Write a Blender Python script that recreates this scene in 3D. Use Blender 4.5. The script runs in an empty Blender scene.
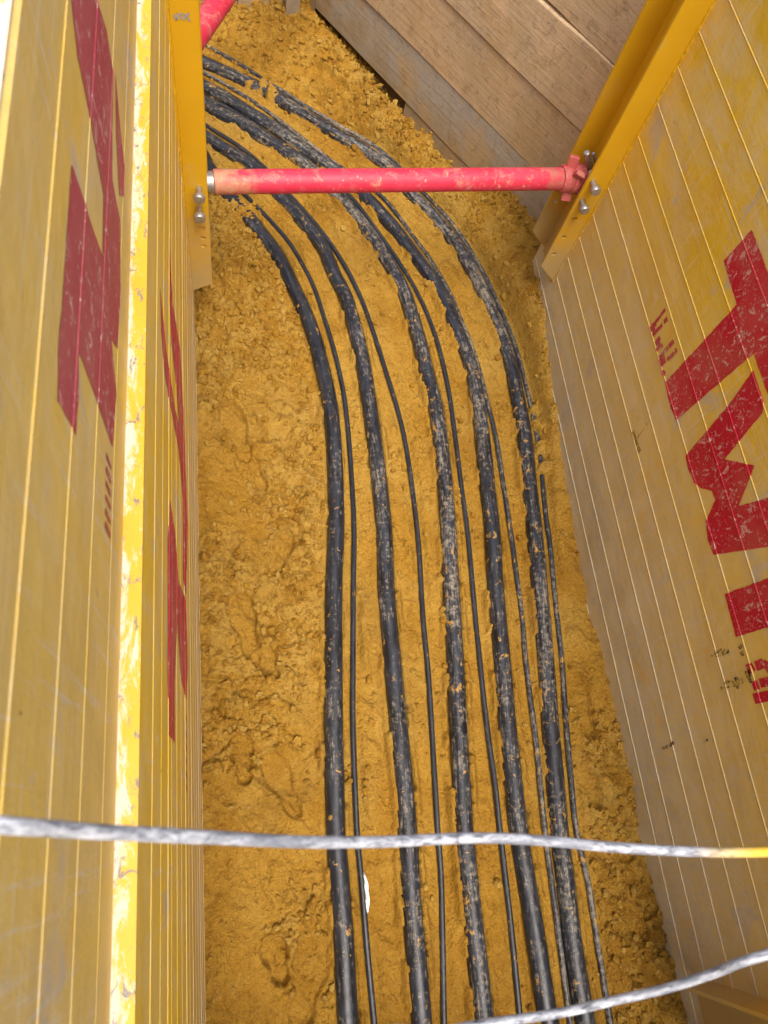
import bpy, bmesh, math, random
import numpy as np
from mathutils import Vector, Matrix

random.seed(7); rng = np.random.default_rng(11)
scene = bpy.context.scene
col = scene.collection
H = 2.9                                   # camera height above the trench floor
Wx = 1.53                                 # inner face of the right panel
Lx = -0.125                               # inner face of the lower left panel
Ux = -0.150                               # inner face of the upper left panel
TOP = 2.488; LEDGE = 1.875; GROUND = 1.95

# ------------------------------------------------------------------ camera
F, CX, CY = 728.0, 384.0, 512.0
def unit(v): return v / np.linalg.norm(v)
aZ = -unit(np.array([239 - CX, 825 - CY, F]))
aY = np.array([172 - CX, -1280 - CY, F]); aY = unit(aY - aZ * (aY @ aZ))
aX = np.cross(aY, aZ)
RM = np.array([aX, aY, aZ])
CAM = np.array([0, 0, H])
def ray(px, py): return unit(RM @ np.array([px - CX, py - CY, F]))
def onz(px, py, z=0.0):
    r = ray(px, py); return CAM + r * ((z - H) / r[2])
def onx(px, py, x):
    r = ray(px, py); return CAM + r * (x / r[0])
def ony(px, py, y):
    r = ray(px, py); return CAM + r * (y / r[1])

cd = bpy.data.cameras.new('camera'); cam = bpy.data.objects.new('camera', cd); col.objects.link(cam)
m3 = Matrix(((RM[0][0], -RM[0][1], -RM[0][2]), (RM[1][0], -RM[1][1], -RM[1][2]), (RM[2][0], -RM[2][1], -RM[2][2])))
cam.matrix_world = Matrix.Translation((0, 0, H)) @ m3.to_4x4()
cd.sensor_fit = 'VERTICAL'; cd.sensor_height = 8.44; cd.sensor_width = 6.33; cd.lens = 6.0
cd.clip_start = 0.02; cd.clip_end = 500
cd.dof.use_dof = True; cd.dof.focus_distance = 2.6; cd.dof.aperture_fstop = 2.0
scene.camera = cam

# ------------------------------------------------------------------ object helpers
def tag(o, label=None, cat=None, group=None, kind=None):
    if label: o['label'] = label
    if cat: o['category'] = cat
    if group: o['group'] = group
    if kind: o['kind'] = kind
    return o
def thing(name, label, cat, loc, group=None):
    o = bpy.data.objects.new(name, None); col.objects.link(o)
    o.location = loc; o.empty_display_size = 0.1
    return tag(o, label, cat, group)
def root_loc(o):
    while o.parent: o = o.parent
    return np.array(o.location)
def obj(name, verts, faces, m, parent=None, loc=None, smooth=False, uv=None):
    """one mesh object from world-space verts"""
    v = np.array(verts, dtype=float).reshape(-1, 3)
    if parent is not None: base = root_loc(parent)
    elif loc is not None: base = np.array(loc, dtype=float)
    else: base = np.array([(v[:, 0].min() + v[:, 0].max()) / 2, (v[:, 1].min() + v[:, 1].max()) / 2, v[:, 2].min()])
    me = bpy.data.meshes.new(name)
    me.from_pydata((v - base).tolist(), [], [tuple(int(i) for i in f) for f in faces])
    if smooth: me.polygons.foreach_set('use_smooth', [True] * len(me.polygons))
    if uv is not None:
        l = me.uv_layers.new(name='UVMap'); l.data.foreach_set('uv', np.array(uv, dtype=np.float32).ravel())
    me.materials.append(m); me.update()
    o = bpy.data.objects.new(name, me); col.objects.link(o)
    if parent is not None: o.parent = parent
    else: o.location = base
    return o

class MB:
    def __init__(s): s.v = []; s.f = []
    def add(s, v, f):
        n = len(s.v); s.v += [tuple(p) for p in v]; s.f += [tuple(i + n for i in q) for q in f]
    def box(s, a, b):
        (x0, y0, z0), (x1, y1, z1) = a, b
        s.add([(x0, y0, z0), (x1, y0, z0), (x1, y1, z0), (x0, y1, z0), (x0, y0, z1), (x1, y0, z1), (x1, y1, z1), (x0, y1, z1)],
              [(0, 3, 2, 1), (4, 5, 6, 7), (0, 1, 5, 4), (1, 2, 6, 5), (2, 3, 7, 6), (3, 0, 4, 7)])
    def obox(s, c, ax, half):
        """oriented box: centre, 3 axes, half sizes"""
        c = np.array(c, float); P = []
        for k in (-1, 1):
            for i, j in ((-1, -1), (1, -1), (1, 1), (-1, 1)):
                P.append(c + ax[0] * half[0] * i + ax[1] * half[1] * j + ax[2] * half[2] * k)
        s.add(P, [(0, 3, 2, 1), (4, 5, 6, 7), (0, 1, 5, 4), (1, 2, 6, 5), (2, 3, 7, 6), (3, 0, 4, 7)])
    def lathe(s, a, b, prof, n=24):
        """prof: list of (t along a->b in metres, radius)"""
        a = np.array(a, float); b = np.array(b, float); d = unit(b - a)
        u = unit(np.cross(d, [0.3, 0.2, 0.93])); w = np.cross(d, u)
        V = []; Fc = []
        for t, r in prof:
            for k in range(n):
                an = 2 * math.pi * k / n
                V.append(a + d * t + (u * math.cos(an) + w * math.sin(an)) * r)
        for i in range(len(prof) - 1):
            for k in range(n):
                Fc.append((i * n + k, i * n + (k + 1) % n, (i + 1) * n + (k + 1) % n, (i + 1) * n + k))
        Fc.append(tuple(range(n))[::-1]); Fc.append(tuple((len(prof) - 1) * n + k for k in range(n)))
        s.add(V, Fc)
    def build(s, name, m, parent=None, smooth=False, bevel=0, loc=None):
        o = obj(name, s.v, s.f, m, parent, loc, smooth)
        if bevel:
            b = o.modifiers.new('bevel', 'BEVEL'); b.width = bevel; b.segments = 2; b.limit_method = 'ANGLE'; b.angle_limit = math.radians(40)
        return o

def autosmooth(o, deg=40):
    me = o.data
    me.polygons.foreach_set('use_smooth', [True] * len(me.polygons))
    me.set_sharp_from_angle(angle=math.radians(deg))
    return o

# ------------------------------------------------------------------ numpy noise
def _h(ix, iy, seed):
    n = (ix.astype(np.int64) * 374761393 + iy.astype(np.int64) * 668265263 + seed * 974711) & 0xffffffff
    n = ((n ^ (n >> 13)) * 1274126177) & 0xffffffff
    return ((n ^ (n >> 16)) & 0xffff) / 65535.0
def vn(x, y, seed=0):
    ix = np.floor(x); iy = np.floor(y); fx = x - ix; fy = y - iy
    fx = fx * fx * fx * (fx * (fx * 6 - 15) + 10); fy = fy * fy * fy * (fy * (fy * 6 - 15) + 10)
    a = _h(ix, iy, seed); b = _h(ix + 1, iy, seed); c = _h(ix, iy + 1, seed); d = _h(ix + 1, iy + 1, seed)
    return (a + (b - a) * fx) * (1 - fy) + (c + (d - c) * fx) * fy
def fbm(x, y, s, o=4, seed=0, g=0.5):
    r = 0; a = 1; t = 0
    for i in range(o):
        r = r + a * vn(x * s + i * 17.3, y * s - i * 9.1, seed + i); t += a; a *= g; s *= 2.03
    return r / t
def clod(x, y, s, seed=0):
    """rounded lumps: 1 at a lump centre, 0 between lumps; random lump heights"""
    X = x * s; Y = y * s; ix = np.floor(X); iy = np.floor(Y); best = np.zeros_like(X)
    for dx in (-1, 0, 1):
        for dy in (-1, 0, 1):
            cx = ix + dx; cy = iy + dy
            px = cx + _h(cx, cy, seed); py = cy + _h(cx, cy, seed + 1)
            r = 0.30 + 0.5 * _h(cx, cy, seed + 2); hh = 0.25 + 0.75 * _h(cx, cy, seed + 3)
            d2 = ((X - px) ** 2 + (Y - py) ** 2) / (r * r)
            best = np.maximum(best, hh * r * np.sqrt(np.clip(1 - d2, 0, 1)))
    return best
def sst(a, b, x):
    t = np.clip((x - a) / (b - a), 0, 1); return t * t * (3 - 2 * t)

# ------------------------------------------------------------------ node helpers
class N:
    def __init__(s, name):
        s.m = bpy.data.materials.new(name); s.m.use_nodes = True
        s.t = s.m.node_tree; s.b = s.t.nodes['Principled BSDF']
    def n(s, typ): return s.t.nodes.new(typ)
    def put(s, sock, v):
        if isinstance(v, bpy.types.NodeSocket): s.t.links.new(v, sock)
        elif isinstance(v, (tuple, list)) and len(v) == 3 and sock.type == 'RGBA': sock.default_value = (*v, 1)
        else: sock.default_value = v
    def pos(s, scale=(1, 1, 1), rot=(0, 0, 0), src='pos'):
        if src == 'uv': a = s.n('ShaderNodeUVMap').outputs[0]
        else: a = s.n('ShaderNodeNewGeometry').outputs['Position']
        m = s.n('ShaderNodeMapping'); s.put(m.inputs['Vector'], a)
        m.inputs['Scale'].default_value = scale; m.inputs['Rotation'].default_value = rot
        return m.outputs[0]
    def sep(s, axis):
        x = s.n('ShaderNodeSeparateXYZ'); s.put(x.inputs[0], s.n('ShaderNodeNewGeometry').outputs['Position']); return x.outputs[axis]
    def noise(s, vec, scale, detail=4, rough=0.55, dist=0.0):
        x = s.n('ShaderNodeTexNoise'); s.put(x.inputs['Vector'], vec); x.inputs['Scale'].default_value = scale
        x.inputs['Detail'].default_value = detail; x.inputs['Roughness'].default_value = rough; x.inputs['Distortion'].default_value = dist
        return x.outputs['Fac']
    def voro(s, vec, scale, feat='F1', rnd=1.0):
        x = s.n('ShaderNodeTexVoronoi'); x.feature = feat; s.put(x.inputs['Vector'], vec); x.inputs['Scale'].default_value = scale
        x.inputs['Randomness'].default_value = rnd
        return x.outputs['Distance']
    def mr(s, v, a, b, c=0.0, d=1.0):
        x = s.n('ShaderNodeMapRange'); s.put(x.inputs[0], v)
        for i, k in enumerate((a, b, c, d)): s.put(x.inputs[i + 1], k)
        return x.outputs[0]
    def math(s, op, a, b=0.0):
        x = s.n('ShaderNodeMath'); x.operation = op; s.put(x.inputs[0], a); s.put(x.inputs[1], b); return x.outputs[0]
    def mix(s, f, a, b):
        x = s.n('ShaderNodeMix'); x.data_type = 'RGBA'; s.put(x.inputs[0], f); s.put(x.inputs[6], a); s.put(x.inputs[7], b); return x.outputs[2]
    def ramp(s, f, stops):
        x = s.n('ShaderNodeValToRGB'); s.put(x.inputs[0], f); e = x.color_ramp.elements
        while len(e) < len(stops): e.new(0.5)
        for k, (p, c) in enumerate(stops): e[k].position = p; e[k].color = (*c, 1)
        return x.outputs[0]
    def bump(s, h, strength=0.3, dist=0.01):
        x = s.n('ShaderNodeBump'); s.put(x.inputs['Height'], h); x.inputs['Strength'].default_value = strength; x.inputs['Distance'].default_value = dist
        s.put(s.b.inputs['Normal'], x.outputs[0])
    def out(s, color, rough=0.6, metal=0.0, spec=None):
        s.put(s.b.inputs['Base Color'], color); s.put(s.b.inputs['Roughness'], rough); s.put(s.b.inputs['Metallic'], metal)
        if spec is not None: s.b.inputs['Specular IOR Level'].default_value = spec
        return s.m

def sand_material(name):
    k = N(name); p = k.pos()
    n1 = k.noise(p, 2.2, 5, 0.6); n2 = k.noise(p, 14, 6, 0.65); n3 = k.noise(p, 160, 3, 0.6)
    c = k.ramp(n1, [(0.3, (0.28, 0.142, 0.015)), (0.5, (0.395, 0.211, 0.024)), (0.72, (0.47, 0.268, 0.04))])
    c = k.mix(k.mr(n2, 0.45, 0.75, 0, 0.55), c, (0.50, 0.31, 0.055))
    c = k.mix(k.mr(n2, 0.42, 0.25, 0, 0.6), c, (0.27, 0.118, 0.014))
    c = k.mix(k.mr(n3, 0.5, 0.68, 0, 0.5), c, (0.22, 0.105, 0.016)); c = k.mix(k.mr(k.noise(p, 75, 5, 0.7), 0.56, 0.68, 0, 0.55), c, (0.17, 0.078, 0.010)); c = k.mix(k.mr(k.noise(p, 95, 4, 0.7), 0.60, 0.70, 0, 0.5), c, (0.60, 0.42, 0.15))  # dark and pale speckles stand in for shaded crevices and lit grains
    att = k.n('ShaderNodeAttribute'); att.attribute_name = 'sand_tone'        # moist trodden patches, dry crumbs, darker towards the near end
    c = k.mix(k.mr(att.outputs['Fac'], 0.5, 1.0, 0, 0.6), c, (0.25, 0.115, 0.012))
    c = k.mix(k.mr(att.outputs['Fac'], 0.5, 0.0, 0, 0.6), c, (0.51, 0.345, 0.085))
    g = k.voro(p, 90); h = k.math('ADD', k.math('MULTIPLY', n3, 0.6), k.math('MULTIPLY', k.noise(p, 45, 6, 0.7), 1.6))
    h = k.math('ADD', h, k.math('MULTIPLY', g, -0.5))
    k.bump(h, 1.0, 0.009)
    return k.out(c, 0.92, spec=0.15)

def paint_material(name, dust_low=True, dust=0.5, dull=0.0, cloud=0.35, dcols=((0.45, 0.415, 0.31), (0.61, 0.575, 0.455))):
    """worn yellow shoring paint: scratches, chips, dried mud rising from the ground"""
    k = N(name); p = k.pos()
    yel = k.ramp(k.noise(p, 1.7, 4), [(0.3, (0.72, 0.46, 0.025)), (0.7, (0.82, 0.54, 0.035))])
    c = yel
    dcol = k.ramp(k.noise(p, 9, 5, 0.65), [(0.25, dcols[0]), (0.75, dcols[1])])
    z = k.sep(2); patch = k.noise(p, 3.4, 7, 0.68, 0.6); fine = k.noise(p, 38, 6, 0.7)
    if dust_low:
        lo = k.mr(k.math('ADD', z, k.mr(patch, 0.2, 0.8, -0.45, 0.45)), 0.1, 1.15, 1.05, 0.0)
        amt = k.math('MULTIPLY', k.math('ADD', lo, k.mr(patch, 0.42, 0.68, 0, 0.5)), k.mr(fine, 0.3, 0.6, 0.45, 1.0))
        c = k.mix(k.math('MINIMUM', k.math('MULTIPLY', amt, dust), 0.93), c, dcol)
    else:
        c = k.mix(k.math('MULTIPLY', k.mr(patch, 0.3, 0.7, dull, 1.0), dust), c, dcol)
    # scratches running along the trench and across it
    sc = (1, 90, 90) ; v1 = k.noise(k.pos((1.5, 3.0, 120)), 1.0, 3, 0.7)
    c = k.mix(k.mr(v1, 0.56, 0.66, 0, 0.4), c, (0.68, 0.58, 0.38))
    v2 = k.noise(k.pos((2, 70, 3.5), (0.75, 0, 0)), 1.0, 4, 0.75)
    c = k.mix(k.mr(v2, 0.57, 0.68, 0, 0.45), c, (0.64, 0.57, 0.46))
    ch = k.noise(p, 17, 8, 0.78, 1.2)
    c = k.mix(k.mr(ch, 0.635, 0.68, 0, 0.7), c, (0.42, 0.40, 0.39))
    sm = k.noise(k.pos((6, 5, 3.2), (0.5, 0, 0)), 1.0, 6, 0.65, 0.5)
    c = k.mix(k.mr(sm, 0.60, 0.66, 0, 0.55), c, (0.44, 0.41, 0.37))
    c = k.mix(k.mr(k.noise(p, 7, 4, 0.6), 0.6, 0.72, 0, 0.5), c, (0.74, 0.42, 0.04))
    cl = k.noise(k.pos((3, 2.2, 5), (0.3, 0, 0)), 1.0, 7, 0.7, 0.8)
    c = k.mix(k.mr(cl, 0.50, 0.68, 0, cloud), c, (0.66, 0.60, 0.46))
    ru = k.noise(p, 21, 6, 0.75, 0.6)
    c = k.mix(k.mr(ru, 0.67, 0.70, 0, 0.7), c, (0.20, 0.10, 0.04))
    k.bump(k.math('ADD', k.math('MULTIPLY', fine, 0.3), k.math('MULTIPLY', k.noise(p, 2.6, 3), 2.5)), 0.35, 0.02)
    return k.out(c, k.mr(patch, 0.3, 0.7, 0.42, 0.72), spec=0.35)

def red_paint_material(name, wear=0.5, tint=(0.50, 0.012, 0.03)):
    k = N(name); p = k.pos()
    c = k.ramp(k.noise(p, 5, 4), [(0.3, tint), (0.75, (tint[0] * 1.15, tint[1] * 2.2, tint[2] * 1.6))])
    w = k.noise(k.pos((10, 34, 24), (0.5, 0, 0)), 1.0, 5, 0.75, 0.8)
    c = k.mix(k.mr(w, 0.66 - 0.1 * wear, 0.70 - 0.1 * wear, 0, 0.75), c, (0.66, 0.42, 0.36))
    w2 = k.noise(p, 42, 6, 0.75, 1.5)
    c = k.mix(k.mr(w2, 0.66 - 0.08 * wear, 0.69 - 0.08 * wear, 0, 0.85), c, (0.60, 0.46, 0.36))
    w3 = k.noise(p, 4, 5, 0.6)
    c = k.mix(k.mr(w3, 0.45, 0.75, 0, 0.35 * wear), c, (0.50, 0.30, 0.16))
    return k.out(c, 0.55, spec=0.3)

def cable_material(name, mud=0.5):
    k = N(name); p = k.pos()
    u1 = k.noise(k.pos((9, 5.5, 1), src='uv'), 1.0, 6, 0.72, 0.7)
    u2 = k.noise(k.pos((26, 9, 1), src='uv'), 1.0, 5, 0.7, 1.2)
    n = k.noise(p, 55, 6, 0.75)
    big = k.noise(k.pos((1, 2.1, 1), src='uv'), 1.0, 3, 0.6)
    c = k.mix(k.mr(u1, 0.38, 0.62, 0, 1), (0.007, 0.008, 0.011), (0.032, 0.039, 0.054))
    thr = k.mr(big, 0.3, 0.7, 0.645 - 0.1 * mud, 0.535 - 0.1 * mud)
    d = k.math('SUBTRACT', k.math('ADD', k.math('MULTIPLY', u2, 0.45), k.math('MULTIPLY', n, 0.55)), thr)
    c = k.mix(k.mr(d, 0.0, 0.09, 0, 0.7), c, (0.36, 0.315, 0.24))
    cl = k.noise(p, 26, 5, 0.7, 0.5)
    c = k.mix(k.mr(cl, 0.645 - 0.045 * mud, 0.68 - 0.045 * mud, 0, 0.95), c, (0.44, 0.25, 0.055))
    k.bump(k.math('ADD', k.math('MULTIPLY', u2, 0.6), n), 0.35, 0.004)
    return k.out(c, k.mr(d, -0.05, 0.1, 0.28, 0.75), spec=0.55)

def wood_material(name, base, dark, ang, grey=0.0):
    k = N(name); q = k.pos((1, 1, 1), (0, 0, -ang))
    x = k.n('ShaderNodeMapping'); k.put(x.inputs['Vector'], q); x.inputs['Scale'].default_value = (2.2, 30, 34); g = x.outputs[0]
    gr = k.noise(g, 1.0, 6, 0.7, 0.6); p = k.pos()
    c = k.mix(k.mr(gr, 0.15, 0.85), dark, base)
    bl = k.noise(p, 5.5, 7, 0.72, 0.5)
    c = k.mix(k.mr(bl, 0.52, 0.7, 0, 0.5), c, tuple(b * 0.5 for b in base))
    c = k.mix(k.mr(k.noise(p, 3.1, 6, 0.65), 0.40, 0.66, 0, 0.6 + 0.3 * grey), c, (0.44, 0.36, 0.24) if grey == 0 else (0.42, 0.375, 0.30))
    c = k.mix(k.mr(k.noise(p, 30, 6, 0.75), 0.6, 0.7, 0, 0.5), c, (0.10, 0.065, 0.035))
    c = k.mix(k.mr(k.math('ADD', k.sep(2), k.mr(bl, 0.3, 0.7, -0.18, 0.18)), 0.02, 0.30, 0.8, 0), c, (0.36, 0.24, 0.10)); c = k.mix(k.mr(k.noise(p, 48, 6, 0.75), 0.57, 0.66, 0, 0.55), c, (0.19, 0.13, 0.075)); c = k.mix(k.mr(k.noise(p, 4.2, 6, 0.7), 0.48, 0.62, 0, 0.6), c, (0.50, 0.335, 0.15)); c = k.mix(k.mr(k.noise(p, 13, 7, 0.75, 0.8), 0.54, 0.64, 0, 0.5), c, (0.27, 0.185, 0.10))
    k.bump(k.math('ADD', gr, k.math('MULTIPLY', bl, 0.8)), 0.55, 0.008)
    return k.out(c, 0.85, spec=0.2)

def metal_material(name):
    k = N(name); p = k.pos()
    c = k.mix(k.mr(k.noise(p, 60, 5, 0.7), 0.4, 0.7), (0.50, 0.49, 0.47), (0.30, 0.27, 0.23))
    return k.out(c, 0.42, 0.75)

def cord_material(name):
    k = N(name); p = k.pos()
    a = k.noise(k.pos((7, 70, 1), src='uv'), 1.0, 6, 0.75, 1.0)
    c = k.ramp(a, [(0.38, (0.07, 0.075, 0.085)), (0.47, (0.30, 0.31, 0.33)), (0.58, (0.54, 0.55, 0.56))])
    big = k.noise(k.pos((1.5, 11, 1), src='uv'), 1.0, 4, 0.65)
    c = k.mix(k.mr(big, 0.46, 0.6, 0, 0.8), c, (0.13, 0.14, 0.16))
    att = k.n('ShaderNodeAttribute'); att.attribute_name = 'yellow'
    c = k.mix(k.math('MULTIPLY', att.outputs['Fac'], k.mr(a, 0.35, 0.5, 0.35, 1)), c, (0.78, 0.47, 0.03))
    k.bump(a, 0.3, 0.002)
    return k.out(c, 0.7, spec=0.25)

M_sand = sand_material('ochre_sand')
M_paint_r = paint_material('worn_yellow_paint_low_mud', True, 0.85)
M_paint_l = paint_material('worn_yellow_paint_scuffed', True, 0.8, 0, 0.4, ((0.46, 0.37, 0.22), (0.62, 0.52, 0.36)))
M_paint_u = paint_material('worn_yellow_paint_dusty', False, 0.62, 0.3, 0.25, ((0.44, 0.325, 0.185), (0.58, 0.46, 0.31)))
def rail_material():
    k = N('yellow_rail_paint'); p = k.pos()
    c = k.ramp(k.noise(p, 3, 4), [(0.3, (0.60, 0.33, 0.008)), (0.7, (0.68, 0.39, 0.012))])
    dz = k.mr(k.math('ADD', k.sep(2), k.mr(k.noise(p, 8, 6, 0.7), 0.3, 0.7, -0.18, 0.18)), 0.4, 0.85, 0.75, 0.0)
    c = k.mix(dz, c, (0.42, 0.33, 0.17))
    c = k.mix(k.mr(k.noise(p, 24, 7, 0.75, 1.0), 0.655, 0.69, 0, 0.8), c, (0.42, 0.38, 0.33))
    c = k.mix(k.mr(k.noise(p, 6, 6, 0.7), 0.58, 0.75, 0, 0.35), c, (0.50, 0.38, 0.18))
    k.bump(k.noise(p, 30, 4), 0.12, 0.004)
    return k.out(c, 0.5, spec=0.35)
M_rail = rail_material()
def chipped_ledge():
    k = N('chipped_yellow_ledge'); p = k.pos()
    c = k.ramp(k.noise(k.pos((4, 5, 4)), 1.0, 4), [(0.35, (0.76, 0.45, 0.03)), (0.65, (0.80, 0.50, 0.05))])
    c = k.mix(k.mr(k.noise(k.pos((40, 12, 40)), 1.0, 8, 0.8, 0.6), k.mr(k.sep(0), Ux - 0.002, Lx, 0.40, 0.56), k.mr(k.sep(0), Ux - 0.002, Lx, 0.50, 0.64), 0, 0.85), c, (0.76, 0.72, 0.60))
    c = k.mix(k.mr(k.noise(k.pos((60, 34, 60)), 1.0, 7, 0.75, 1.0), 0.57, 0.62, 0, 0.9), c, (0.20, 0.20, 0.21))
    return k.out(c, 0.5)
M_ledge = chipped_ledge()
M_red_r = red_paint_material('red_letter_paint', 0.85, (0.47, 0.006, 0.022))
M_red_l = red_paint_material('red_letter_paint_faded', 0.75, (0.42, 0.02, 0.04))
M_red_u = red_paint_material('red_letter_paint_dusty', 0.75, (0.38, 0.035, 0.06))
def strut_material():
    k = N('red_strut_paint'); p = k.pos()
    c = k.ramp(k.noise(p, 6, 5, 0.6), [(0.3, (0.54, 0.018, 0.05)), (0.75, (0.62, 0.045, 0.09))])
    c = k.mix(k.mr(k.noise(p, 16, 7, 0.75, 0.7), 0.52, 0.66, 0, 0.7), c, (0.48, 0.24, 0.18))
    c = k.mix(k.mr(k.noise(p, 34, 6, 0.7, 1.0), 0.61, 0.66, 0, 0.85), c, (0.50, 0.36, 0.2)); c = k.mix(k.mr(k.math('ADD', k.sep(0), k.mr(k.noise(p, 30, 5, 0.7), 0.3, 0.7, -0.12, 0.12)), 1.27, 1.36, 0, 0.5), c, (0.36, 0.16, 0.11))
    left = k.mr(k.math('ADD', k.sep(0), k.mr(k.noise(p, 14, 5, 0.7), 0.3, 0.7, -0.12, 0.12)), -0.02, 0.14, 0.8, 0)
    c = k.mix(k.math('MULTIPLY', left, k.mr(k.sep(1), 2.38, 2.45, 1, 0)), c, (0.50, 0.31, 0.16))
    k.bump(k.noise(p, 40, 5, 0.7), 0.2, 0.004)
    return k.out(c, 0.5, spec=0.4)
M_strut = strut_material()
M_cables = [cable_material('muddy_black_cable', q) for q in (0.35, 0.5, 0.9, 0.7, 0.85)]
M_duct = cable_material('black_duct_plastic', 0.15)
M_duct_mud = cable_material('black_duct_muddy', 0.9)
M_metal = metal_material('galvanised_steel')
M_cord = cord_material('dirty_white_cord')
TA = math.atan2(-0.844, 0.536)
M_wood = wood_material('brown_plank_wood', (0.68, 0.48, 0.27), (0.50, 0.335, 0.175), TA)
M_wood2 = wood_material('tan_plank_wood', (0.72, 0.52, 0.30), (0.56, 0.38, 0.205), TA)
M_wood_g = wood_material('grey_plank_wood', (0.47, 0.42, 0.34), (0.36, 0.31, 0.24), TA, 1.0)
M_wood_b = wood_material('weathered_back_wood', (0.34, 0.29, 0.21), (0.22, 0.18, 0.13), 0.0, 0.6)
def simple(name, c, r=0.7, metal=0.0):
    k = N(name); return k.out(k.mix(k.noise(k.pos(), 12, 5), tuple(x * 0.8 for x in c), tuple(min(1, x * 1.15) for x in c)), r, metal)
M_dark = simple('dark_greasy_steel', (0.05, 0.045, 0.04), 0.5, 0.3)
def worn_black():
    k = N('black_stencil_paint'); p = k.pos(); n = k.noise(p, 70, 5, 0.75)
    return k.out(k.mix(k.mr(n, 0.44, 0.54), (0.035, 0.033, 0.02), (0.55, 0.37, 0.07)), 0.7)
M_black = worn_black()
def smudge():
    k = N('brown_smudge'); n = k.noise(k.pos(), 55, 6, 0.75)
    return k.out(k.mix(k.mr(n, 0.42, 0.55), (0.10, 0.05, 0.018), (0.56, 0.45, 0.25)), 0.9)
M_brownmark = smudge()
M_greymark = simple('grey_scuff', (0.36, 0.33, 0.30), 0.7)
M_white = simple('white_plastic', (0.8, 0.78, 0.76), 0.35)
M_earth = simple('brown_earth', (0.20, 0.12, 0.05), 0.95)
M_pebble = simple('grey_pebble', (0.28, 0.22, 0.13), 0.8)

# ------------------------------------------------------------------ cable runs (traced, then placed on the trench floor)
big = [
 [(200,150),(211,170),(224,190),(238,205),(249,217),(258,229),(277.5,254),(296,292),(310,323),(321,361),(330.6,407),(335,462),(336.5,525),(334,587),(334,660),(334,725),(336,833),(339,870),(343,924),(348,1016)],
 [(204,135),(224,148),(249,163),(268,182),(283,198),(299,216),(313,233),(324,248),(334,273),(346,296),(354,323),(361,351),(367,385),(371,412),(375.6,447),(381,494),(385,540),(387,594),(393,662),(399,725),(404,779),(408,829),(412.5,907),(418,970),(422,1020)],
 [(204,103),(224,115),(243,123),(262,137),(284,149),(306,165),(337,193),(356,215),(374,239),(390,264),(404,290),(413,317),(421,345),(428,374),(436,406),(443,456),(447,500),(450,550),(452,594),(456,662),(459,725),(462,779),(465,835),(472,907),(478,961),(484.6,1020)],
 [(206,87),(227.5,98),(249,112),(268,123),(290,138),(312,154),(331,167),(365,195),(384,215),(399,232.5),(417.5,258),(436,283),(447,304),(458,330),(469,358),(475,380),(479,405),(483.4,440),(488,487.5),(493,531),(496,587),(503,662),(508,725),(514,779),(519,830),(528,886),(537,941),(545,995),(549,1022)],
 [(204,62),(224,71),(246,81),(265,90),(280.6,99),(296,110),(321,124),(343,137),(365,149),(390,167),(410,192),(430,211),(449,233),(466,258),(480,284),(492.5,311),(503,336),(511,361),(516,385),(520,405),(525.6,437.5),(529,478),(533,509),(537,550),(541,594),(546.7,662),(551,725),(556,779),(560,830),(568,899),(574,949),(582.5,1003),(586,1022)],
]
thin = [
 [(203,160),(221,174),(243,193),(268,218),(284,236),(293,248),(312,282),(324,317),(335,354),(343,390),(347,420),(350.6,462),(354,525),(353.3,587),(353,660),(352.8,725),(357,833),(360,866),(367,949),(374,1020)],
 [(204,124),(215,131),(237,145),(262,165),(290,195),(306,213),(321,231),(337,254),(352,279),(365,307.5),(377.5,345),(389,382),(396,405),(404,436),(410,472),(414.7,509),(419,550),(421.5,594),(424,630),(429,683),(434,767),(437.5,829),(441,870),(442.5,924),(444,1016)],
 [(203,96),(237,113),(277.5,141.5),(309,165),(346,193),(365,215),(382,238),(399,262),(417.5,292.5),(430,320.6),(439,349),(446,378),(451,405),(457,450),(461.6,487.5),(467.5,531),(473,590),(480,662),(487,725),(495,787),(499.6,829),(505,874),(512.5,941),(519,1011)],
 [(202,72),(221,82),(252.5,101),(284,124),(315,148),(340,166.6),(377.5,193),(396,213),(414,237),(430,259),(449,291),(461,320),(474,352),(482,380),(488,405),(495,433),(501,469),(507,509),(513,550),(518.5,590),(522,615),(526.7,671),(535,733),(541,796),(545,833),(553,895),(559.6,945),(567,1000)],
 [(202,43),(221,54),(246,68),(271,84),(286,93),(301,103),(325,117),(347,130),(369,142),(394,161),(415,185),(435,204.5),(455,227),(472.5,253),(487.5,280.5),(500,308),(511,333.5),(519.5,359),(525.5,384),(531.5,410),(540,453),(543,487.5),(546,519),(550,546),(555,596),(562,662),(566,725),(571,782),(576,832),(587,878),(595.5,932),(605,991)],
]
RB, RT = 0.0362, 0.0112
def world_path(px, z, ext=0.9):
    P = [onz(a, b, z) for a, b in px]
    d0 = unit(P[0] - P[2]); d1 = unit(P[-1] - P[-3]); d0[2] = d1[2] = 0
    # run on beyond the picture: left round the bend, and to the near end of the trench
    P = [P[0] + d0 * 0.75, P[0] + d0 * 0.35] + P
    d2 = np.array([0.10, -0.995, 0.0])
    while P[-1][1] > -1.6: P.append(P[-1] + (d1 if P[-1][1] > -0.9 else d2) * 0.12)
    return np.array(P)
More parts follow.
